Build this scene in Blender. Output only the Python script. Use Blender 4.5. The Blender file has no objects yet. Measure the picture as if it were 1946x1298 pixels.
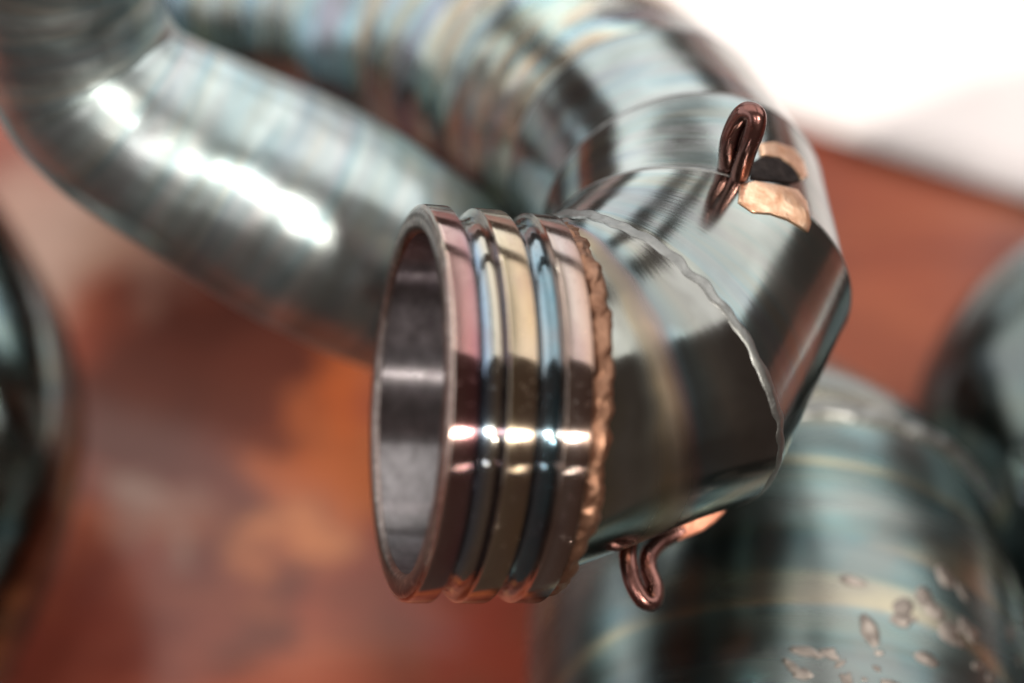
import bpy, math, random
from mathutils import Vector, Matrix, noise
from mathutils.bvhtree import BVHTree

R = math.radians
PI = math.pi
S = bpy.context.scene
C = S.collection

# ------------------------------------------------------------------ camera
CAM_H = 0.438                       # height of the lens over the table top
PITCH = R(35)                       # 55 degrees below the horizon
cam_d = bpy.data.cameras.new("camera")
cam = bpy.data.objects.new("camera", cam_d)
C.objects.link(cam)
CAM = Vector((0, 0, CAM_H))
cam.location = CAM
cam.rotation_euler = (PITCH, 0, 0)
cam_d.sensor_width = 36.0
cam_d.lens = 74.0
cam_d.clip_start = 0.01
cam_d.clip_end = 50
cam_d.dof.use_dof = True
cam_d.dof.focus_distance = 0.3475
cam_d.dof.aperture_fstop = 4.0
cam_d.dof.aperture_blades = 7
S.camera = cam
ROT = Matrix.Rotation(PITCH, 3, 'X')
FPX = 74.0 / 36.0 * 1946

# ------------------------------------------------------------------ light
w = bpy.data.worlds.new("World")
S.world = w
w.use_nodes = True
w.node_tree.nodes['Background'].inputs[0].default_value = (1.0, 0.74, 0.63, 1)
w.node_tree.nodes['Background'].inputs[1].default_value = 0.085


def area(name, loc, target, sx, sy, watt, col):
    d = bpy.data.lights.new(name, 'AREA')
    d.shape = 'RECTANGLE'
    d.size, d.size_y = sx, sy
    d.energy = watt
    d.color = col
    o = bpy.data.objects.new(name, d)
    o.location = loc
    o.rotation_euler = (Vector(target) - Vector(loc)).to_track_quat('-Z', 'Y').to_euler()
    C.objects.link(o)
    return o


# white ceiling lit from the room, a pale window wall beyond the table, one lamp behind the photographer
area("ceiling_light", (2.66, 1.65, 1.75), (2.66, 1.65, 0), 4.12, 3.1, 73, (1.0, 0.985, 0.94))
area("ceiling_light", (-1.04, 1.65, 1.75), (-1.04, 1.65, 0), 2.7, 3.1, 47, (1.0, 0.985, 0.94))
area("window_light", (0.3, 3.4, 0.75), (0.3, 0, 0.75), 4.0, 1.1, 24, (0.96, 1.0, 1.0))
area("left_wall_fill", (-2.6, 0.8, 0.95), (0, 0.8, 0.95), 4.4, 1.7, 30, (0.90, 0.98, 1.0))  # added fill for an unseen bright left wall, lightens the left pipes
area("room_lamp", (0.50, -0.82, 0.98), (0.05, 0.22, 0.05), 0.24, 0.03, 17, (1.0, 0.94, 0.84))
area("glint_strip", (0.52, -0.90, 0.50), (0.05, 0.22, 0.05), 0.22, 0.006, 0.3, (1.0, 0.95, 0.88))  # added strip, gives the collar its thin second glint line
area("bore_fill_lamp", (-0.42, -0.90, 1.02), (0, 0.2, 0.05), 0.10, 0.05, 4, (1.0, 0.92, 0.86))  # added to put a bright band inside the bore

S.view_settings.view_transform = 'Standard'
S.view_settings.look = 'None'
S.view_settings.exposure = 0.42
S.view_settings.gamma = 1
S.cycles.use_denoising = True
S.cycles.max_bounces = 10
S.cycles.glossy_bounces = 6
S.cycles.sample_clamp_indirect = 8


# ------------------------------------------------------------------ helpers
def P(px, py, d):
    """a world point from its direction in the picture and its depth in metres"""
    return CAM + ROT @ Vector(((px - 973) / FPX * d, (649 - py) / FPX * d, -d))


def pxr(px, d):
    return px / FPX * d


def empty(name, loc, label, cat, group=None):
    o = bpy.data.objects.new(name, None)
    o.empty_display_size = 0.01
    C.objects.link(o)
    o.location = loc
    o['label'] = label
    o['category'] = cat
    if group:
        o['group'] = group
    return o


def root_loc(o):
    p = Vector((0, 0, 0))
    while o is not None:
        p += o.location
        o = o.parent
    return p


def mesh(name, verts, faces, mat, parent=None, uvs=None, smooth=True, sharp=None):
    """verts in world space; the object sits at its parent's origin"""
    off = root_loc(parent) if parent else Vector((0, 0, 0))
    me = bpy.data.meshes.new(name)
    me.from_pydata([tuple(Vector(v) - off) for v in verts], [], faces)
    if uvs:
        lay = me.uv_layers.new(name="UVMap")
        k = 0
        for f in uvs:
            for uv in f:
                lay.data[k].uv = uv
                k += 1
    if smooth:
        me.polygons.foreach_set('use_smooth', [True] * len(me.polygons))
    me.materials.append(mat)
    me.update()
    if sharp:
        me.set_sharp_from_angle(angle=sharp)
    o = bpy.data.objects.new(name, me)
    C.objects.link(o)
    if parent:
        o.parent = parent
    return o


def fbm(p, oct=3):
    return noise.fractal(p, 1.0, 2.0, oct)


def catmull(pts, n):
    """pts: list of (Vector, radius); n samples per span"""
    out = []
    m = len(pts)
    for i in range(m - 1):
        p0, p1, p2, p3 = pts[max(i - 1, 0)], pts[i], pts[i + 1], pts[min(i + 2, m - 1)]
        for k in range(n):
            t = k / n

            def f(a, b, c, d):
                return 0.5 * ((2 * b) + (c - a) * t + (2 * a - 5 * b + 4 * c - d) * t * t + (3 * b - a - 3 * c + d) * t ** 3)
            out.append((f(p0[0], p1[0], p2[0], p3[0]), f(p0[1], p1[1], p2[1], p3[1])))
    out.append(pts[-1])
    return out


def rings(path, sides, first_n=None, wob=0.0, seed=0.0):
    """circles on the mitre planes of a polyline; returns list of (centre, [points], length, n0)"""
    m = len(path)
    T = []
    for i in range(m):
        a = (path[i][0] - path[i - 1][0]).normalized() if i else None
        b = (path[i + 1][0] - path[i][0]).normalized() if i < m - 1 else None
        a = a or b
        b = b or a
        T.append((a, b))
    t0 = T[0][0]
    N = first_n or Vector((0, 0, 1))
    N = (N - t0 * N.dot(t0)).normalized()
    out = []
    L = 0
    for i in range(m):
        a, b = T[i]
        t = (a + b).normalized()
        N = (N - t * N.dot(t)).normalized()
        B = t.cross(N)
        bend = b - a
        bend -= t * bend.dot(t)
        cosh = max(0.6, a.dot(t))
        if bend.length > 1e-6:
            bd = bend.normalized()
        else:
            bd = None
        if i:
            L += (path[i][0] - path[i - 1][0]).length
        ring = []
        for k in range(sides):
            v = 2 * PI * k / sides
            d = (N * math.cos(v) + B * math.sin(v)) * path[i][1]
            if bd is not None:
                d += bd * d.dot(bd) * (1 / cosh - 1)
            ring.append(path[i][0] + d)
        out.append((path[i][0].copy(), ring, L))
    return out


def loft(name, rr, sub, mat, parent, bump=None, cap0=False, cap1=False):
    """one skin through the given rings, each span cut into sub strips"""
    sides = len(rr[0][1])
    verts, U = [], []
    for i in range(len(rr) - 1):
        last = i == len(rr) - 2
        for s in range(sub + (1 if last else 0)):
            f = s / sub
            c = rr[i][0].lerp(rr[i + 1][0], f)
            u = rr[i][2] * (1 - f) + rr[i + 1][2] * f
            for k in range(sides):
                p = rr[i][1][k].lerp(rr[i + 1][1][k], f)
                if bump:
                    d = p - c
                    p = c + d * (1 + bump(u, 2 * PI * k / sides))
                verts.append(p)
            U.append(u)
    n = len(U)
    faces, uvs = [], []
    for i in range(n - 1):
        for k in range(sides):
            k2 = (k + 1) % sides
            faces.append((i * sides + k, i * sides + k2, (i + 1) * sides + k2, (i + 1) * sides + k))
            uvs.append(((U[i], k / sides), (U[i], (k + 1) / sides), (U[i + 1], (k + 1) / sides), (U[i + 1], k / sides)))
    if cap1:
        faces.append(tuple((n - 1) * sides + k for k in range(sides)))
        uvs.append([(U[-1], 0)] * sides)
    if cap0:
        faces.append(tuple(reversed(range(sides))))
        uvs.append([(U[0], 0)] * sides)
    return mesh(name, verts, faces, mat, parent, uvs, sharp=R(60))


# ------------------------------------------------------------------ node helpers
class NT:
    def __init__(self, name):
        self.m = bpy.data.materials.new(name)
        self.m.use_nodes = True
        self.t = self.m.node_tree
        self.b = self.t.nodes['Principled BSDF']

    def n(self, kind, **kw):
        o = self.t.nodes.new(kind)
        for k, v in kw.items():
            setattr(o, k, v)
        return o

    def put(self, sock, v):
        if hasattr(v, 'is_output'):
            self.t.links.new(v, sock)
        elif isinstance(v, (tuple, list)):
            sock.default_value = (*v, 1) if len(v) == 3 and len(sock.default_value) == 4 else v
        else:
            sock.default_value = v

    def math(self, op, a, b=0.0, c=0.0, clamp=False):
        o = self.n('ShaderNodeMath', operation=op, use_clamp=clamp)
        for i, v in enumerate((a, b, c)):
            self.put(o.inputs[i], v)
        return o.outputs[0]

    def vec(self, x, y, z):
        o = self.n('ShaderNodeCombineXYZ')
        for i, v in enumerate((x, y, z)):
            self.put(o.inputs[i], v)
        return o.outputs[0]

    def noise(self, vec, scale=1.0, detail=3.0, rough=0.55, dist=0.0):
        o = self.n('ShaderNodeTexNoise')
        self.put(o.inputs['Vector'], vec)
        o.inputs['Scale'].default_value = scale
        o.inputs['Detail'].default_value = detail
        o.inputs['Roughness'].default_value = rough
        o.inputs['Distortion'].default_value = dist
        return o.outputs['Fac']

    def ramp(self, fac, stops, interp='LINEAR'):
        o = self.n('ShaderNodeValToRGB')
        o.color_ramp.interpolation = interp
        e = o.color_ramp.elements
        while len(e) < len(stops):
            e.new(0.5)
        for k, (p, c) in enumerate(stops):
            e[k].position = p
            e[k].color = (c, c, c, 1) if not isinstance(c, tuple) else (*c, 1)
        self.put(o.inputs[0], fac)
        return o.outputs[0]

    def mix(self, fac, a, b, mode='MIX'):
        o = self.n('ShaderNodeMix', data_type='RGBA', blend_type=mode)
        self.put(o.inputs[0], fac)
        self.put(o.inputs[6], a)
        self.put(o.inputs[7], b)
        return o.outputs[2]

    def mapr(self, v, a, b, c, d):
        o = self.n('ShaderNodeMapRange')
        for i, x in enumerate((v, a, b, c, d)):
            self.put(o.inputs[i], x)
        return o.outputs[0]

    def bump(self, h, strength, dist, normal=None):
        o = self.n('ShaderNodeBump')
        o.inputs['Strength'].default_value = strength
        o.inputs['Distance'].default_value = dist
        self.put(o.inputs['Height'], h)
        if normal:
            self.put(o.inputs['Normal'], normal)
        return o.outputs[0]

    def specks(self, scale, strength, normal):
        """sparse nicks and dust that catch the light"""
        tc = self.n('ShaderNodeTexCoord')
        v = self.n('ShaderNodeTexVoronoi')
        self.t.links.new(tc.outputs['Object'], v.inputs['Vector'])
        v.inputs['Scale'].default_value = scale
        sp = self.n('ShaderNodeSeparateColor')
        self.t.links.new(v.outputs['Color'], sp.inputs[0])
        pick = self.math('GREATER_THAN', sp.outputs[0], 0.8)
        h = self.math('MULTIPLY', self.mapr(v.outputs['Distance'], 0.08, 0.26, 1.0, 0.0), pick)
        return self.bump(h, strength, 0.0003, normal)

    def lathe_marks(self, amount):
        """fine turning marks round the part stretch highlights along its axis"""
        o = self.n('ShaderNodeTangent', direction_type='UV_MAP')
        o.uv_map = "UVMap"
        self.b.inputs['Anisotropic'].default_value = amount
        self.t.links.new(o.outputs[0], self.b.inputs['Tangent'])

    def uv(self):
        o = self.n('ShaderNodeUVMap')
        o.uv_map = "UVMap"
        s = self.n('ShaderNodeSeparateXYZ')
        self.t.links.new(o.outputs[0], s.inputs[0])
        a = self.math('MULTIPLY', s.outputs[1], 2 * PI)
        return s.outputs[0], s.outputs[1], self.math('COSINE', a), self.math('SINE', a)

    def streak(self, u, c, s, fu, fv, seed=0.0, detail=3.0, rough=0.55, dist=0.0):
        """noise drawn out around the pipe: fu per metre along it, fv around it"""
        v = self.vec(self.math('ADD', self.math('MULTIPLY', u, fu), seed), self.math('MULTIPLY', c, fv), self.math('MULTIPLY', s, fv))
        return self.noise(v, 1.0, detail, rough, dist)


def steel(name, seed=0.0, stops=None, rough=(0.06, 0.22), wave=0.25, fu=90, fv=0.55, fine=0.05, spots=0.0, oxide=0.0, mott=(0.45, 40, 1.6), tints=0.7, gain=1.0, haz=None):
    """polished, heat tinted pipe steel with tints running round the pipe"""
    N = NT(name)
    u, v, c, s = N.uv()
    st = stops or [(0.25, (0.30, 0.33, 0.34)), (0.40, (0.50, 0.50, 0.47)), (0.5, (0.62, 0.60, 0.55)), (0.57, (0.42, 0.46, 0.47)), (0.66, (0.56, 0.53, 0.47)), (0.8, (0.33, 0.31, 0.28))]
    a = N.streak(u, c, s, fu, fv, seed, 2.5, 0.5)
    col = N.ramp(a, st)
    b = N.streak(u, c, s, fu * 3.1, fv * 1.6, seed + 7, 3.0)
    tint = N.ramp(b, [(0.0, (0.75, 0.72, 0.7)), (0.38, (1.0, 0.93, 0.82)), (0.47, (0.80, 0.95, 0.98)), (0.53, (1, 1, 1)), (0.62, (0.95, 0.88, 0.92)), (1.0, (0.7, 0.78, 0.8))])
    col = N.mix(tints, col, tint, 'MULTIPLY')
    if haz:
        uu = N.math('ADD', N.math('DIVIDE', u, haz), N.math('MULTIPLY', N.math('SUBTRACT', N.streak(u, c, s, 60, 1.1, seed + 40, 2.0), 0.5), 0.35))
        hc = N.ramp(uu, [(0.0, (0.52, 0.34, 0.20)), (0.12, (0.62, 0.50, 0.32)), (0.25, (0.66, 0.64, 0.58)), (0.36, (0.62, 0.60, 0.52)), (0.45, (0.64, 0.44, 0.26)), (0.55, (0.56, 0.34, 0.24)), (0.61, (0.46, 0.28, 0.30)),
                         (0.66, (0.26, 0.40, 0.48)), (0.74, (0.40, 0.56, 0.58)), (0.86, (0.62, 0.60, 0.54)), (1.0, (0.52, 0.50, 0.48))])
        col = N.mix(0.75, col, hc)
    d = N.streak(u, c, s, mott[1], mott[2], seed + 3, 3.0)
    col = N.mix(N.mapr(d, 0.35, 0.62, 0.0, mott[0]), col, (0.22, 0.19, 0.17))
    col = N.mix(1.0, col, tuple(gain * x for x in (0.62, 0.685, 0.71)), 'MULTIPLY')
    ro = N.mapr(N.streak(u, c, s, fu * 2, fv * 2.5, seed + 11), 0.3, 0.7, rough[0], rough[1])
    if oxide:
        band = N.mapr(N.math('ABSOLUTE', N.math('SUBTRACT', a, 0.47)), 0.0, 0.05, oxide, 0.0)
        if haz:
            band = N.mapr(N.math('ABSOLUTE', N.math('SUBTRACT', uu, 0.5)), 0.0, 0.2, oxide, 0.0)
        ro = N.math('ADD', ro, band)
    h1 = N.streak(u, c, s, fu * 0.8, 1.2, seed + 20, 2.0)
    nrm = N.bump(h1, wave, 0.004)
    h2 = N.streak(u, c, s, 2200, 1.5, seed + 30, 2.0)
    nrm = N.bump(h2, fine, 0.0004, nrm)
    if spots:
        g = N.noise(N.vec(N.math('MULTIPLY', u, 260), N.math('MULTIPLY', c, 7), N.math('MULTIPLY', s, 7)), 1, 3)
        nrm = N.bump(g, spots, 0.003, nrm)
    N.put(N.b.inputs['Base Color'], col)
    N.b.inputs['Metallic'].default_value = 1
    N.put(N.b.inputs['Roughness'], ro)
    N.put(N.b.inputs['Normal'], nrm)
    return N.m


def weld_mat(name, lo, hi, rough=0.35, scale=900):
    N = NT(name)
    tc = N.n('ShaderNodeTexCoord')
    a = N.noise(tc.outputs['Object'], scale, 4)
    N.put(N.b.inputs['Base Color'], N.ramp(a, [(0.3, lo), (0.7, hi)]))
    N.b.inputs['Metallic'].default_value = 1
    N.put(N.b.inputs['Roughness'], N.mapr(a, 0.3, 0.7, rough + 0.12, rough - 0.08))
    N.put(N.b.inputs['Normal'], N.bump(N.noise(tc.outputs['Object'], scale * 2, 3), 0.35, 0.0004))
    return N.m


# ------------------------------------------------------------------ the table and the paper
def wood():
    N = NT("varnished_wood")
    tc = N.n('ShaderNodeTexCoord')
    mp = N.n('ShaderNodeMapping')
    N.t.links.new(tc.outputs['Object'], mp.inputs[0])
    mp.inputs['Rotation'].default_value = (0, 0, R(52))
    mp.inputs['Scale'].default_value = (9, 26, 1)
    a = N.noise(mp.outputs[0], 1.0, 5, 0.6, 0.6)
    big = N.noise(tc.outputs['Object'], 13, 2)
    mp3 = N.n('ShaderNodeMapping')
    N.t.links.new(tc.outputs['Object'], mp3.inputs[0])
    mp3.inputs['Rotation'].default_value = (0, 0, R(52))
    mp3.inputs['Scale'].default_value = (14, 40, 1)
    blot = N.noise(mp3.outputs[0], 1.0, 3, 0.5, 0.6)
    col = N.ramp(a, [(0.28, (0.11, 0.018, 0.011)), (0.42, (0.23, 0.046, 0.024)), (0.55, (0.34, 0.075, 0.036)), (0.72, (0.46, 0.13, 0.06))])
    col = N.mix(N.mapr(big, 0.4, 0.65, 0.0, 0.5), col, (0.30, 0.085, 0.055))
    col = N.mix(N.mapr(blot, 0.52, 0.68, 0.0, 0.6), col, (0.60, 0.20, 0.075))
    col = N.mix(N.mapr(blot, 0.46, 0.32, 0.0, 0.6), col, (0.13, 0.024, 0.014))
    nz = N.n('ShaderNodeTexNoise')
    N.t.links.new(tc.outputs['Object'], nz.inputs['Vector'])
    nz.inputs['Scale'].default_value = 42
    nz.inputs['Detail'].default_value = 3
    wv = N.n('ShaderNodeVectorMath', operation='MULTIPLY_ADD')
    N.t.links.new(nz.outputs['Color'], wv.inputs[0])
    wv.inputs[1].default_value = (0.07, 0.07, 0.0)
    N.t.links.new(tc.outputs['Object'], wv.inputs[2])
    for px, py, rad, cc, amt in FIGURE_AND_GLARE:
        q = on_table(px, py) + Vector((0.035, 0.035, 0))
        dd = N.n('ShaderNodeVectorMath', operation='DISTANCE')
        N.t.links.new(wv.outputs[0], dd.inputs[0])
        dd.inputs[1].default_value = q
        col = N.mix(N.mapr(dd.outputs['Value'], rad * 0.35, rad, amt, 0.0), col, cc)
    mp2 = N.n('ShaderNodeMapping')
    N.t.links.new(tc.outputs['Object'], mp2.inputs[0])
    mp2.inputs['Rotation'].default_value = (0, 0, R(52))
    mp2.inputs['Scale'].default_value = (40, 500, 1)
    g = N.noise(mp2.outputs[0], 1.0, 4)
    col = N.mix(N.mapr(g, 0.5, 0.75, 0, 0.5), col, (0.06, 0.018, 0.012))
    col = N.mix(1.0, col, (0.76, 0.72, 0.70), 'MULTIPLY')
    N.put(N.b.inputs['Base Color'], col)
    N.b.inputs['Roughness'].default_value = 0.42
    N.b.inputs['Specular IOR Level'].default_value = 0.2
    N.b.inputs['Coat Weight'].default_value = 0.4
    N.b.inputs['Coat Roughness'].default_value = 0.12
    N.put(N.b.inputs['Normal'], N.bump(g, 0.06, 0.0006))
    return N.m


def paper():
    N = NT("white_paper")
    tc = N.n('ShaderNodeTexCoord')
    a = N.noise(tc.outputs['Object'], 60, 4)
    N.put(N.b.inputs['Base Color'], N.ramp(a, [(0.3, (0.74, 0.665, 0.655)), (0.7, (0.78, 0.71, 0.70))]))
    N.b.inputs['Roughness'].default_value = 0.6
    N.put(N.b.inputs['Normal'], N.bump(N.noise(tc.outputs['Object'], 18, 2), 0.15, 0.01))
    return N.m


def on_table(px, py, z=0.0):
    d = ROT @ Vector(((px - 973) / FPX, (649 - py) / FPX, -1))
    k = (z - CAM_H) / d.z
    return CAM + d * k


# amber wood tones, with pale glare and dark pipe reflections painted in (place, radius in metres, colour, amount)
FIGURE_AND_GLARE = [(1680, 420, 0.042, (0.46, 0.105, 0.045), 0.6), (1650, 640, 0.036, (0.52, 0.135, 0.06), 0.6),
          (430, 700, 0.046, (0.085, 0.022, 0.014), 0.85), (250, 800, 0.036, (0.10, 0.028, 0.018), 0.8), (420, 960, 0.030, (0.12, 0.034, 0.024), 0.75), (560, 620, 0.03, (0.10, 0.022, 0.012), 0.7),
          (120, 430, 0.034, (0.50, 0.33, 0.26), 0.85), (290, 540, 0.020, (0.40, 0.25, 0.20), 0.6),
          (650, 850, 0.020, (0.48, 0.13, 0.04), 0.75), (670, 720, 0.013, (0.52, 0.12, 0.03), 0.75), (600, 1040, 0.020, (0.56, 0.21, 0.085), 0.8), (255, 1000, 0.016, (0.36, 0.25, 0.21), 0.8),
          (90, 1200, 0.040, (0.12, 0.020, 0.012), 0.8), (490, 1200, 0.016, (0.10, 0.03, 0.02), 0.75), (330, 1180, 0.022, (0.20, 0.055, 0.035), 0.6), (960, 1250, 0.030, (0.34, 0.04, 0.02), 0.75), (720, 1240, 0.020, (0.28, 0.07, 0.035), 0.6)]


def build_table():
    x0, x1, y0, y1, t, r = -0.8, 0.9, 0.125, 1.15, 0.028, 0.006
    prof = [(0, 0), (-r * 0.3, -r * 0.0), (-r, r * 0.0)]
    verts, faces = [], []
    lv = [(r, 0.0), (r * 0.3, -r * 0.3), (0, -r), (0, -t)]     # inset, height
    for ins, z in lv:
        verts += [Vector((x0 + ins, y0 + ins, z)), Vector((x1 - ins, y0 + ins, z)), Vector((x1 - ins, y1 - ins, z)), Vector((x0 + ins, y1 - ins, z))]
    faces.append((0, 1, 2, 3))
    for i in range(3):
        for k in range(4):
            k2 = (k + 1) % 4
            faces.append((i * 4 + k, (i + 1) * 4 + k, (i + 1) * 4 + k2, i * 4 + k2))
    faces.append((15, 14, 13, 12))
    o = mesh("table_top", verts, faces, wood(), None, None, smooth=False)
    o['label'] = "reddish brown varnished wooden table top under all the pipes"
    o['category'] = "table"
    return o


def build_paper():
    a = on_table(1300, 182)
    b = on_table(1960, 395)
    ex = (b - a).normalized()
    ey = Vector((-ex.y, ex.x, 0))
    o0 = a - ex * 0.08
    nx, ny, W, H = 32, 18, 0.38, 0.269
    verts, faces = [], []
    for j in range(ny + 1):
        for i in range(nx + 1):
            p = o0 + ex * (W * i / nx) + ey * (H * j / ny)
            edge = max(0, 1 - j / 3)
            p.z = 0.0016 + 0.0022 * edge ** 2 + 0.0012 * (1 + math.sin(i * 0.45 + j * 0.3)) * min(1, j / 4 + 0.2)
            verts.append(p)
    n1 = len(verts)
    for p in list(verts):
        verts.append(p - Vector((0, 0, 0.0005)))
    q = nx + 1
    for j in range(ny):
        for i in range(nx):
            k = j * q + i
            faces.append((k, k + 1, k + q + 1, k + q))
            faces.append((n1 + k, n1 + k + q, n1 + k + q + 1, n1 + k + 1))
    for i in range(nx):
        faces.append((i, n1 + i, n1 + i + 1, i + 1))
        k = ny * q + i
        faces.append((k + 1, n1 + k + 1, n1 + k, k))
    for j in range(ny):
        k = j * q
        faces.append((k + q, n1 + k + q, n1 + k, k))
        k = j * q + nx
        faces.append((k, n1 + k, n1 + k + q, k + q))
    o = mesh("paper_sheet", verts, faces, paper(), None, None)
    o['label'] = "plain white sheet of paper lying on the table behind the pipes"
    o['category'] = "paper"


build_table()
build_paper()

# ------------------------------------------------------------------ the pipe with the grooved collar
GROUP = "bent steel pipes lying on the table"
front = empty("exhaust_pipe", P(1200, 700, 0.36), "polished steel elbow pipe in focus with a rainbow tinted grooved collar at its open end", "pipe", GROUP)

# collar axis: open end towards the left and the lens
c0 = P(774, 765, 0.3500)
c1 = P(1026, 776, 0.3556)
ax = (c1 - c0).normalized()
nn = (CAM - c0)
nn = (nn - ax * nn.dot(ax)).normalized()
bb = ax.cross(nn)
LEN = (c1 - c0).length


def collar_mat():
    N = NT("heat_tinted_collar_steel")
    u, v, c, s = N.uv()
    x = N.math('DIVIDE', u, LEN)
    wob = N.math('MULTIPLY', N.math('SUBTRACT', N.streak(u, c, s, 300, 1.2, 3.0), 0.5), 0.016)
    x = N.math('ADD', x, wob)
    col = N.ramp(x, [(0.00, (0.9, 0.72, 0.62)), (0.022, (0.8, 0.6, 0.52)), (0.035, (0.42, 0.24, 0.22)), (0.05, (0.42, 0.23, 0.215)), (0.15, (0.38, 0.18, 0.185)), (0.20, (0.28, 0.15, 0.20)),  # pale stops at each land's front edge paint in the chamfer glint
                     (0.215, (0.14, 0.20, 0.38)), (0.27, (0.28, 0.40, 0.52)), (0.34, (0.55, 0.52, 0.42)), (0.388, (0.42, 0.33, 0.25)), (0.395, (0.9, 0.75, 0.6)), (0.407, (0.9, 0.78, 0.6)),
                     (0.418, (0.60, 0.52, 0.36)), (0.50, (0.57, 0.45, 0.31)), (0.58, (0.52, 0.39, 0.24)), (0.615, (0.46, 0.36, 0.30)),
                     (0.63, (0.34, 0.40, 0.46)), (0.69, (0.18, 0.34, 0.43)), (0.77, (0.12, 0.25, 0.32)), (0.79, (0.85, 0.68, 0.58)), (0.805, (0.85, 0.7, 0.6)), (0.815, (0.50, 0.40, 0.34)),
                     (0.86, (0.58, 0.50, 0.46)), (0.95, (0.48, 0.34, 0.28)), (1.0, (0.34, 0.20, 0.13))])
    col = N.mix(N.mapr(N.streak(u, c, s, 90, 1.3, 21.0), 0.42, 0.68, 0.0, 0.5), col, (0.50, 0.45, 0.41))
    p = N.streak(u, c, s, 160, 2.2, 9.0)
    col = N.mix(N.mapr(p, 0.5, 0.75, 0, 0.45), col, (0.26, 0.14, 0.15))
    N.put(N.b.inputs['Base Color'], col)
    N.b.inputs['Metallic'].default_value = 1
    col = N.mix(1.0, col, (0.64, 0.62, 0.62), 'MULTIPLY')
    N.put(N.b.inputs['Base Color'], col)
    fine = N.streak(u, c, s, 5200, 1.2, 4.0, 2.0)
    N.put(N.b.inputs['Roughness'], N.mapr(N.streak(u, c, s, 700, 3.0, 2.0), 0.3, 0.7, 0.12, 0.18))
    N.put(N.b.inputs['Normal'], N.specks(1700, 0.5, N.bump(fine, 0.06, 0.0002)))
    N.lathe_marks(0.95)
    return N.m


def rim_mat():
    N = NT("dark_machined_rim")
    tc = N.n('ShaderNodeTexCoord')
    a = N.noise(tc.outputs['Object'], 700, 3)
    N.put(N.b.inputs['Base Color'], N.ramp(a, [(0.35, (0.16, 0.12, 0.11)), (0.62, (0.26, 0.20, 0.18)), (0.75, (0.6, 0.52, 0.46))]))
    N.b.inputs['Metallic'].default_value = 1
    N.b.inputs['Roughness'].default_value = 0.28
    N.put(N.b.inputs['Normal'], N.specks(1300, 1.0, N.bump(N.noise(tc.outputs['Object'], 1600, 3), 0.25, 0.0003)))
    return N.m


def bore_mat():
    N = NT("bore_steel")
    u, v, c, s = N.uv()
    a = N.noise(N.vec(N.math('MULTIPLY', u, 380), N.math('MULTIPLY', c, 9), N.math('MULTIPLY', s, 9)), 1, 4)
    N.put(N.b.inputs['Base Color'], N.ramp(a, [(0.3, (0.32, 0.29, 0.30)), (0.7, (0.66, 0.62, 0.64))]))
    N.b.inputs['Metallic'].default_value = 1
    N.put(N.b.inputs['Roughness'], N.mapr(a, 0.3, 0.7, 0.34, 0.27))
    N.put(N.b.inputs['Normal'], N.bump(a, 0.05, 0.0006))
    N.lathe_marks(1.0)
    return N.m


def lathe(name, prof, mat, parent, sides=192, close=False, wob=0.0):
    verts, U = [], []
    for a, r in prof:
        for k in range(sides):
            v = 2 * PI * k / sides
            d = nn * math.cos(v) + bb * math.sin(v)
            rr = r * (1 + wob * fbm(Vector((math.cos(v) * 9, math.sin(v) * 9, a * 900)), 2))
            verts.append(c0 + ax * a + d * rr)
        U.append(a)
    n = len(prof)
    faces, uvs = [], []
    for i in range(n if close else n - 1):
        j = (i + 1) % n
        for k in range(sides):
            k2 = (k + 1) % sides
            faces.append((i * sides + k, i * sides + k2, j * sides + k2, j * sides + k))
            uvs.append(((U[i], k / sides), (U[i], (k + 1) / sides), (U[j], (k + 1) / sides), (U[j], k / sides)))
    return mesh(name, verts, faces, mat, parent, uvs, sharp=R(32))


RO, RB, RG = 0.0331, 0.0284, 0.0309
ch = 0.00035


def land(a, b, r):
    return [(a, r - 2.2 * ch), (a + ch * 0.35, r - ch), (a + ch, r - ch * 0.2), (a + 2 * ch, r), (b - 2 * ch, r), (b - ch, r - ch * 0.2), (b - ch * 0.3, r - ch)]


def groove(a, b, r):
    out = []
    for k in range(9):
        f = k / 8
        out.append((a + (b - a) * f, r + 0.0007 * (2 * f - 1) ** 4 - 0.0001 * math.sin(PI * f)))
    return out


k_ = LEN
prof = [(0.0, RO - 3.0 * ch)] + land(0.0, 0.200 * k_, RO)[1:] + groove(0.215 * k_, 0.375 * k_, RG) + land(0.39 * k_, 0.605 * k_, RO - 0.0001)
prof += groove(0.625 * k_, 0.775 * k_, RG) + land(0.79 * k_, 1.0 * k_, RO - 0.0003)
prof += [(1.0 * k_, RB + 0.0006)]
collar = lathe("grooved_collar", prof, collar_mat(), front, wob=0.0004)
lathe("rim", [(0.00045, RO - 1.2 * ch), (-0.0001, RO - 2.6 * ch), (-0.0004, RO - 4.5 * ch), (-0.0004, RB + 0.0011), (0.0, RB + 0.0004), (0.0007, RB - 0.0001)], rim_mat(), collar)
lathe("bore", [(0.0006, RB)] + [(LEN * (0.05 + 1.0 * i / 8), RB + 0.00005) for i in range(9)], bore_mat(), collar)

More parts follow.
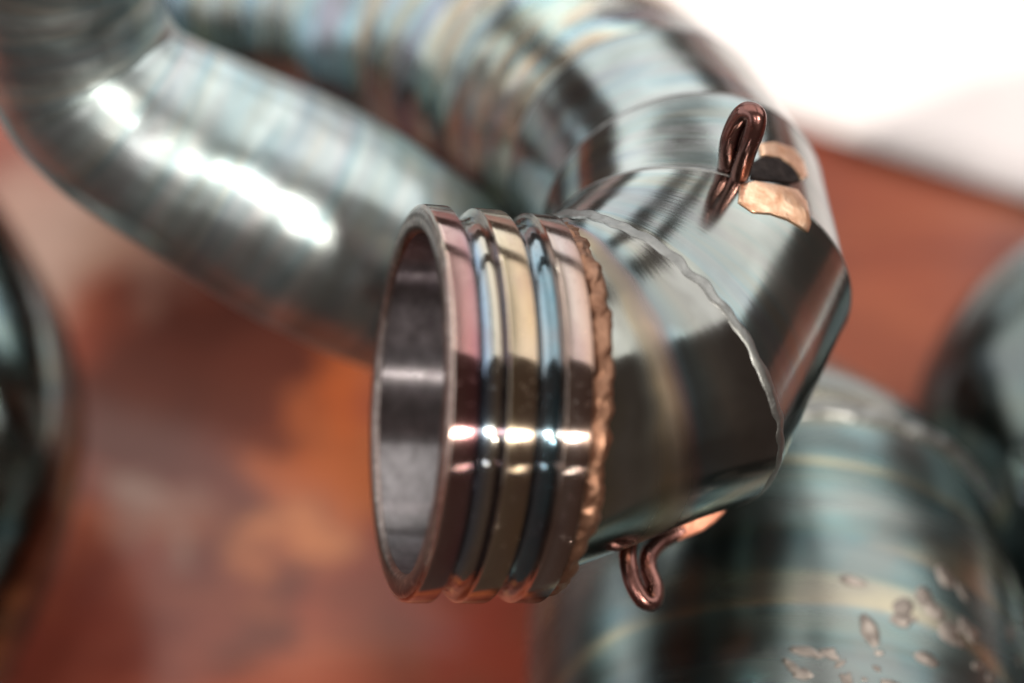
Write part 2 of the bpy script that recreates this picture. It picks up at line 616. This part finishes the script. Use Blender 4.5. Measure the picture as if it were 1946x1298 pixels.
# --- mitred elbow
M = [(P(1022, 776, 0.3555), 0.0292),
     (P(1222, 690, 0.3640), 0.0292),
     (P(1316, 540, 0.3755), 0.0272),
     (P(1298, 415, 0.3890), 0.0264),
     (P(1222, 308, 0.4090), 0.0274),
     (P(1090, 200, 0.4360), 0.0292),
     (P(905, 85, 0.4640), 0.0313),
     (P(650, -20, 0.4880), 0.0330),
     (P(330, -80, 0.5050), 0.0337),
     (P(0, -130, 0.515), 0.0343)]
rr = rings(M, 144, nn)
_N = rr[0][1][0] - M[0][0]
_N = (_N - ax * _N.dot(ax)).normalized()
_B = ax.cross(_N)
rr[0] = (M[0][0], [M[0][0] + (_N * math.cos(2 * PI * k / 144) + _B * math.sin(2 * PI * k / 144)) * M[0][1] for k in range(144)], 0.0)


def dents(seed, a_long, a_fine, fu, fv):
    def f(u, v):
        p = Vector((u * fu + seed, math.cos(v) * fv, math.sin(v) * fv))
        return a_long * noise.noise(p) + a_fine * noise.noise(p * 3.1 + Vector((5, 2, 8)))
    return f


front_stops = [(0.22, (0.34, 0.36, 0.36)), (0.38, (0.50, 0.51, 0.49)), (0.46, (0.60, 0.46, 0.33)), (0.50, (0.62, 0.60, 0.54)), (0.55, (0.38, 0.52, 0.56)), (0.62, (0.56, 0.54, 0.50)), (0.8, (0.40, 0.36, 0.32))]
mA = steel("polished_steel_near", 2.0, front_stops, (0.10, 0.20), 0.06, 52, 0.22, 0.03, 0, 0.24, (0.7, 70, 1.3), gain=0.86, haz=0.019)
mB = steel("polished_steel_bend", 12.0, None, (0.10, 0.2), 0.06, 60, 0.25, 0.03, 0, 0, (0.5, 50, 1.3), gain=0.86)
mC = steel("polished_steel_far", 31.0, [(0.25, (0.28, 0.30, 0.32)), (0.38, (0.52, 0.50, 0.48)), (0.46, (0.66, 0.46, 0.30)), (0.50, (0.62, 0.60, 0.50)), (0.54, (0.38, 0.56, 0.60)), (0.62, (0.44, 0.36, 0.42)), (0.8, (0.32, 0.30, 0.3))], (0.16, 0.30), 0.3, 75, 0.5, 0.04, 0, 0, (0.6, 90, 2.6), 0.8, 1.2)
secs = []
for i in range(len(M) - 1):
    am = (0.0012, 0.0004) if i < 2 else ((0.0018, 0.0008) if i < 4 else (0.012, 0.005))
    secs.append(loft("pipe_section", rr[i:i + 2], 14, mA if i == 0 else (mB if i < 4 else mC), front, dents(i * 3.3, am[0], am[1], 60, 2.2)))


def bead(name, c, ring, mat, parent, wid, hgt, freq, amp, seed, skew=2.0, nu=420, nw=11, axis=None, rag=1.0, fold=None):
    """weld bead swept along a ring of points: rippled, uneven in width"""
    m = len(ring)
    verts, faces, uvs = [], [], []
    for i in range(nu):
        f = i / nu * m
        k = int(f)
        p = ring[k % m].lerp(ring[(k + 1) % m], f - k)
        t = (ring[(k + 1) % m] - ring[k % m]).normalized()
        o = (p - c).normalized()
        a = t.cross(o).normalized()
        if axis is not None and a.dot(axis) < 0:
            a = -a
        v = 2 * PI * i / nu
        q = Vector((math.cos(v) * 6, math.sin(v) * 6, seed))
        wv = wid * (1 + 0.30 * noise.noise(q) + 0.22 * rag * noise.noise(q * 2.6))
        sh = wid * (0.32 * noise.noise(q * 1.3 + Vector((9, 0, 0))) + 0.10 * rag * noise.noise(q * 3.1))
        slope = fold[1] * o.dot(fold[0]) if fold else 0.0
        for j in range(nw):
            x = 2 * j / (nw - 1) - 1
            ph = freq * v + skew * x + 2.5 * noise.noise(q * 2)
            saw = (ph / (2 * PI)) % 1.0
            rip = amp * (saw ** 1.5 if saw < 0.82 else 0.743 * (1 - (saw - 0.82) / 0.18)) * (1 - x * x)
            h = hgt * max(0, 1 - x * x) ** 0.8 * (1 + 0.35 * noise.noise(q * 2.2 + Vector((0, 4, 1)))) + rip + 0.08 * hgt * noise.noise(q * 4 + Vector((x * 1.5, 0, 3)))
            h -= slope * abs(x * wv * 0.5 + sh)
            verts.append(p + a * (x * wv * 0.5 + sh) + o * (h if abs(x) < 0.99 else h - 0.0003))
    for i in range(nu):
        i2 = (i + 1) % nu
        for j in range(nw - 1):
            faces.append((i * nw + j, i * nw + j + 1, i2 * nw + j + 1, i2 * nw + j))
            uvs.append(((i / nu, j / nw), (i / nu, (j + 1) / nw), ((i + 1) / nu, (j + 1) / nw), ((i + 1) / nu, j / nw)))
    return mesh(name, verts, faces, mat, parent, uvs)


brown = weld_mat("brown_weld", (0.15, 0.073, 0.046), (0.29, 0.16, 0.105), 0.46, 420)
greyw = weld_mat("grey_weld", (0.17, 0.172, 0.168), (0.26, 0.262, 0.255), 0.40, 300)
ringw = []
for k in range(160):
    v = 2 * PI * k / 160
    ringw.append(c0 + ax * (LEN + 0.0016) + (nn * math.cos(v) + bb * math.sin(v)) * 0.0305)
bead("weld_bead", c0 + ax * LEN, ringw, brown, front, 0.0040, 0.0008, 27, 0.0007, 1.0, 3.6, 1000, 19, ax, 1.0)
for i in range(1, 8):
    big = i == 1
    ta = (M[i][0] - M[i - 1][0]).normalized()
    tb = (M[i + 1][0] - M[i][0]).normalized()
    outd = (ta - tb).normalized()
    th = math.tan(ta.angle(tb) / 2)
    bead("weld_seam", rr[i][0], rr[i][1], greyw, front, 0.0023 if big else 0.0008, 0.00010 if big else 0.00008, 34, 0.00009 if big else 0.00004, 4.0 * i, 2.6, 600, 11, None, 0.3, (outd, th))

# --- wire hooks with their copper coloured weld plates
bv_v, bv_f = [], []
for o in secs[:5]:
    b = len(bv_v)
    off = root_loc(o)
    bv_v += [v.co + off for v in o.data.vertices]
    bv_f += [tuple(b + i for i in p.vertices) for p in o.data.polygons]
bvh = BVHTree.FromPolygons(bv_v, bv_f)


def on_pipe(px, py):
    d = (P(px, py, 1.0) - CAM).normalized()
    loc, nor, idx, dist = bvh.ray_cast(CAM, d)
    if loc is None:
        loc, nor, idx, dist = bvh.find_nearest(P(px, py, 0.37))
    if nor.dot(d) > 0:
        nor = -nor
    return loc, nor


def wire(name, pts, mat, parent, sides=14, n=8, cap=True):
    pp = catmull(pts, n)
    r2 = rings(pp, sides, Vector((0.3, 0.5, 0.8)))
    return loft(name, r2, 1, mat, parent, lambda u, v: 0.03 * noise.noise(Vector((u * 200, math.cos(v), math.sin(v)))), cap, cap)


hookm = weld_mat("brown_wire", (0.11, 0.052, 0.047), (0.22, 0.105, 0.09), 0.27, 160)
copper = weld_mat("copper_weld", (0.52, 0.28, 0.17), (0.80, 0.56, 0.40), 0.38, 420)


def patch(name, outline, mat, parent, hgt):
    """raised weld plate that follows the pipe: fan of rings from the outline inward"""
    loc = [on_pipe(*p) for p in outline]
    m = len(loc)
    cen = Vector((0, 0, 0))
    cn = Vector((0, 0, 0))
    for l, n_ in loc:
        cen += l / m
        cn += n_ / m
    verts, faces = [], []
    lv = [(1.0, -0.0006), (0.99, hgt * 0.6), (0.95, hgt), (0.8, hgt * 0.95), (0.55, hgt * 0.9), (0.3, hgt * 0.9), (0.1, hgt * 0.9)]
    px = sum(p[0] for p in outline) / m
    py = sum(p[1] for p in outline) / m
    for f, h in lv:
        for k in range(m):
            a = (px + (outline[k][0] - px) * f, py + (outline[k][1] - py) * f)
            l, n_ = on_pipe(*a)
            hh = h * (1 + 0.3 * noise.noise(l * 160)) if h > 0 else h
            verts.append(l + n_ * hh)
    for i in range(len(lv) - 1):
        for k in range(m):
            k2 = (k + 1) % m
            faces.append((i * m + k, i * m + k2, (i + 1) * m + k2, (i + 1) * m + k))
    faces.append(tuple((len(lv) - 1) * m + k for k in range(m)))
    return mesh(name, verts, faces, mat, parent)


def dense(poly, n=5):
    out = []
    for i in range(len(poly)):
        a, b = poly[i], poly[(i + 1) % len(poly)]
        for k in range(n):
            f = k / n
            out.append((a[0] + (b[0] - a[0]) * f, a[1] + (b[1] - a[1]) * f))
    return out


l0, n0 = on_pipe(1400, 338)
d0 = (l0 - CAM).dot(ROT @ Vector((0, 0, -1)))
wr = pxr(19, d0)


def near(px, py, up):
    """a point on the sight line of the picture, lifted off the pipe towards the lens"""
    return P(px, py, d0 - up)


hook = wire("wire_hook", [(near(1403, 345, -0.002), wr), (near(1407, 325, 0.001), wr), (near(1420, 285, 0.0052), wr), (near(1434, 245, 0.0082), wr * 1.03), (near(1436, 220, 0.0092), wr * 1.05),
                          (near(1418, 213, 0.0082), wr * 1.02), (near(1400, 234, 0.006), wr), (near(1387, 268, 0.0038), wr), (near(1384, 302, 0.0006), wr), (near(1382, 325, -0.003), wr)], hookm, front)
patch("weld_plate", dense([(1405, 352), (1432, 345), (1475, 352), (1515, 362), (1532, 385), (1540, 425), (1535, 442), (1500, 420), (1465, 408), (1430, 405), (1402, 385)]), copper, hook, 0.0004)
patch("weld_plate", dense([(1440, 275), (1470, 272), (1505, 285), (1525, 310), (1533, 338), (1522, 343), (1508, 318), (1480, 300), (1445, 298)]), copper, hook, 0.0005)
gap_shade_mat = weld_mat('gap_shade', (0.012, 0.010, 0.010), (0.03, 0.022, 0.02), 0.6, 420)  # black colour painted in for the shaded gap under the upper tab
patch('gap_shade_patch', dense([(1425, 312), (1445, 300), (1480, 302), (1506, 320), (1520, 345), (1500, 350), (1460, 345), (1425, 340)]), gap_shade_mat, hook, 0.0004)

l2, n2 = on_pipe(1215, 1020)
d2 = 0.3635
wr2 = pxr(17, d2)
hk2 = wire("wire_hook", [(P(1196, 1030, d2 - 0.001), wr2), (P(1193, 1060, d2 - 0.003), wr2), (P(1202, 1105, d2 - 0.004), wr2), (P(1222, 1140, d2 - 0.004), wr2), (P(1240, 1143, d2 - 0.003), wr2 * 1.05),
                         (P(1244, 1115, d2 - 0.002), wr2 * 1.05), (P(1232, 1080, d2 - 0.001), wr2), (P(1236, 1050, d2), wr2), (P(1262, 1025, d2 + 0.002), wr2), (P(1300, 1005, d2 + 0.003), wr2)], hookm, front)


def blade(name, lo, up, d, th, mat, parent):
    """a thin tapering tab: lower and upper outlines, real thickness th"""
    verts, faces = [], []
    m = len(lo)
    for k in range(m):
        verts += [P(*up[k], d - th / 2), P(*lo[k], d - th / 2), P(*lo[k], d + th / 2), P(*up[k], d + th / 2)]
    for k in range(m - 1):
        for j in range(4):
            j2 = (j + 1) % 4
            faces.append((k * 4 + j, k * 4 + j2, (k + 1) * 4 + j2, (k + 1) * 4 + j))
    faces += [(3, 2, 1, 0), tuple((m - 1) * 4 + j for j in range(4))]
    o = mesh(name, verts, faces, mat, parent, smooth=False)
    bmod = o.modifiers.new("bevel", 'BEVEL')
    bmod.width = 0.0005
    bmod.segments = 2
    return o


blade("weld_plate", [(1238, 1050), (1262, 1040), (1300, 1024), (1335, 1010), (1360, 992), (1380, 972)],
      [(1236, 1010), (1262, 1000), (1300, 985), (1335, 970), (1360, 962), (1382, 955)], 0.3665, 0.003, weld_mat("dark_copper_weld", (0.30, 0.115, 0.075), (0.44, 0.19, 0.125), 0.45, 420), hk2)


# ------------------------------------------------------------------ the other pipes
def simple_pipe(label, pts, mat, n, bump, base, seams=(), seam_mat=None, sw=0.003, sh=0.0006):
    root = empty("exhaust_pipe", base, label, "pipe", GROUP)
    pp = catmull([(P(x, y, d), r) for x, y, d, r in pts], n)
    r2 = rings(pp, 112, Vector((0, -0.5, 0.8)))
    cuts = [0] + [s * n for s in seams] + [len(r2) - 1]
    for a, b in zip(cuts[:-1], cuts[1:]):
        loft("pipe_section", r2[a:b + 1], 4, mat, root, bump, a == 0, b == len(r2) - 1)
    for s in seams:
        bead("weld_seam", r2[s * n][0], r2[s * n][1], seam_mat or greyw, root, sw, sh, 40, sh * 0.6, s * 2.0, 1.5, 300, 9)
    return root


left_stops = [(0.24, (0.34, 0.42, 0.44)), (0.38, (0.60, 0.65, 0.65)), (0.48, (0.82, 0.83, 0.80)), (0.55, (0.52, 0.62, 0.65)), (0.64, (0.74, 0.72, 0.71)), (0.8, (0.38, 0.38, 0.38))]
def ribs(u, v):
    """hammered ribs that leave a smooth stretch in the middle of the pipe"""
    k = min(1.0, max(0.0, (abs(u - 0.090) - 0.008) / 0.008))
    p = Vector((u * 165, math.cos(v) * 0.7, math.sin(v) * 0.7))
    return 0.006 * noise.noise(Vector((u * 45 + 8, math.cos(v) * 0.6, math.sin(v) * 0.6))) + 0.010 * k * noise.noise(p)


mL = steel("crossing_pipe_steel", 51.0, left_stops, (0.29, 0.39), 0.26, 70, 0.2, 0.05, 0, 0, (0.4, 60, 0.8), 0.45)
simple_pipe("silvery pipe crossing the upper left behind the grooved collar",
            [(60, -330, 0.364, 0.0180), (80, -160, 0.374, 0.0180), (110, 0, 0.385, 0.0182), (155, 120, 0.393, 0.0186), (235, 215, 0.397, 0.0190), (400, 310, 0.402, 0.0207), (560, 395, 0.4075, 0.0224),
             (720, 482, 0.4130, 0.0218), (860, 560, 0.419, 0.0200), (1000, 655, 0.426, 0.018), (1150, 760, 0.434, 0.018)],
            mL, 9, ribs, on_table(420, 330))

mR = steel("belly_pipe_steel", 71.0, [(0.26, (0.08, 0.12, 0.125)), (0.40, (0.28, 0.31, 0.29)), (0.47, (0.14, 0.20, 0.205)), (0.515, (0.50, 0.40, 0.27)), (0.545, (0.24, 0.30, 0.29)), (0.62, (0.12, 0.16, 0.16)), (0.75, (0.30, 0.33, 0.31))], (0.2, 0.32), 0.14, 38, 0.2, 0.04, 0, 0, (0.6, 55, 2.4), gain=1.3)
simple_pipe("wide striped pipe at the lower right under the elbow",
            [(1490, 1700, 0.390, 0.0490), (1485, 1480, 0.407, 0.0495), (1475, 1270, 0.424, 0.0500), (1450, 1075, 0.441, 0.0475), (1390, 930, 0.457, 0.0380), (1295, 800, 0.470, 0.0275)],
            mR, 12, dents(18.0, 0.005, 0.001, 40, 1.6), on_table(1460, 1100), seams=(3,), sw=0.0045, sh=0.0012)

random.seed(5)
sv, sf = [], []
belly = [o for o in bpy.data.objects if o.name.startswith("exhaust_pipe") and "wide striped" in o["label"]][0]
tv, tf = [], []
for o in belly.children:
    if o.name.startswith("pipe_section"):
        b0 = len(tv)
        tv += [v.co + root_loc(o) for v in o.data.vertices]
        tf += [tuple(b0 + i for i in p.vertices) for p in o.data.polygons]
btree = BVHTree.FromPolygons(tv, tf)
spots = []
for k in range(20):
    t = random.random()
    spots.append((1640 + 260 * t + random.gauss(0, 45), 1150 + 75 * t + random.gauss(0, 55), random.uniform(9, 24)))
for k in range(14):
    spots.append((random.uniform(1500, 1680), random.uniform(1235, 1300), random.uniform(5, 13)))
for px, py, rad in spots:
    d = (P(px, py, 1.0) - CAM).normalized()
    loc, nor, idx, dist = btree.ray_cast(CAM, d)
    if loc is None:
        continue
    if nor.dot(d) > 0:
        nor = -nor
    r_ = pxr(rad, 0.38)
    t1 = nor.orthogonal().normalized()
    t2 = nor.cross(t1)
    b0 = len(sv)
    el, ph = random.uniform(1.0, 2.4), random.uniform(0, PI)
    for f, h in ((1.0, -0.0002), (0.85, 0.03), (0.5, 0.08), (0.0, 0.1)):
        for q in range(10):
            v = 2 * PI * q / 10
            rr_ = r_ * f * (1 + 0.35 * noise.noise(Vector((math.cos(v) * 1.5 + px, math.sin(v) * 1.5, py))))
            x, y = math.cos(v) * el, math.sin(v)
            sv.append(loc + (t1 * (x * math.cos(ph) - y * math.sin(ph)) + t2 * (x * math.sin(ph) + y * math.cos(ph))) * rr_ + nor * (h * r_ if h > 0 else h))
    for i in range(3):
        for q in range(10):
            q2 = (q + 1) % 10
            sf.append((b0 + i * 10 + q, b0 + i * 10 + q2, b0 + (i + 1) * 10 + q2, b0 + (i + 1) * 10 + q))
o = mesh("weld_spatter", sv, sf, weld_mat("spatter_steel", (0.16, 0.135, 0.12), (0.32, 0.275, 0.24), 0.34, 300), belly)
o["kind"] = "stuff"

mD = steel("dark_pipe_steel", 91.0, [(0.26, (0.12, 0.16, 0.16)), (0.42, (0.24, 0.29, 0.28)), (0.52, (0.16, 0.22, 0.24)), (0.62, (0.30, 0.32, 0.30)), (0.8, (0.12, 0.12, 0.12))], (0.10, 0.24), 0.2, 70, 0.5, 0.05, gain=0.7)
simple_pipe("dark bent pipe at the right edge of the picture",
            [(2560, 470, 0.485, 0.0295), (2270, 575, 0.475, 0.0295), (2055, 705, 0.467, 0.0295), (1985, 850, 0.460, 0.0295), (2040, 1000, 0.455, 0.0295), (2200, 1170, 0.448, 0.0295), (2400, 1280, 0.440, 0.0295)],
            mD, 10, dents(28.0, 0.006, 0.003, 50, 1.6), on_table(2010, 850))
mE = steel("dark_pipe_steel_green", 97.0, [(0.26, (0.12, 0.17, 0.17)), (0.42, (0.26, 0.32, 0.30)), (0.52, (0.16, 0.23, 0.25)), (0.62, (0.34, 0.34, 0.30)), (0.8, (0.13, 0.12, 0.12))], (0.10, 0.24), 0.25, 80, 0.5, 0.05, gain=1.25)
simple_pipe("dark greenish bent pipe at the left edge of the picture",
            [(-420, 180, 0.485, 0.0284), (-290, 400, 0.472, 0.0284), (-165, 600, 0.462, 0.0288), (-98, 790, 0.455, 0.0290), (-132, 980, 0.450, 0.0290), (-220, 1200, 0.446, 0.0284), (-330, 1450, 0.440, 0.0284)],
            mE, 10, dents(38.0, 0.006, 0.003, 50, 1.6), on_table(-118, 790))
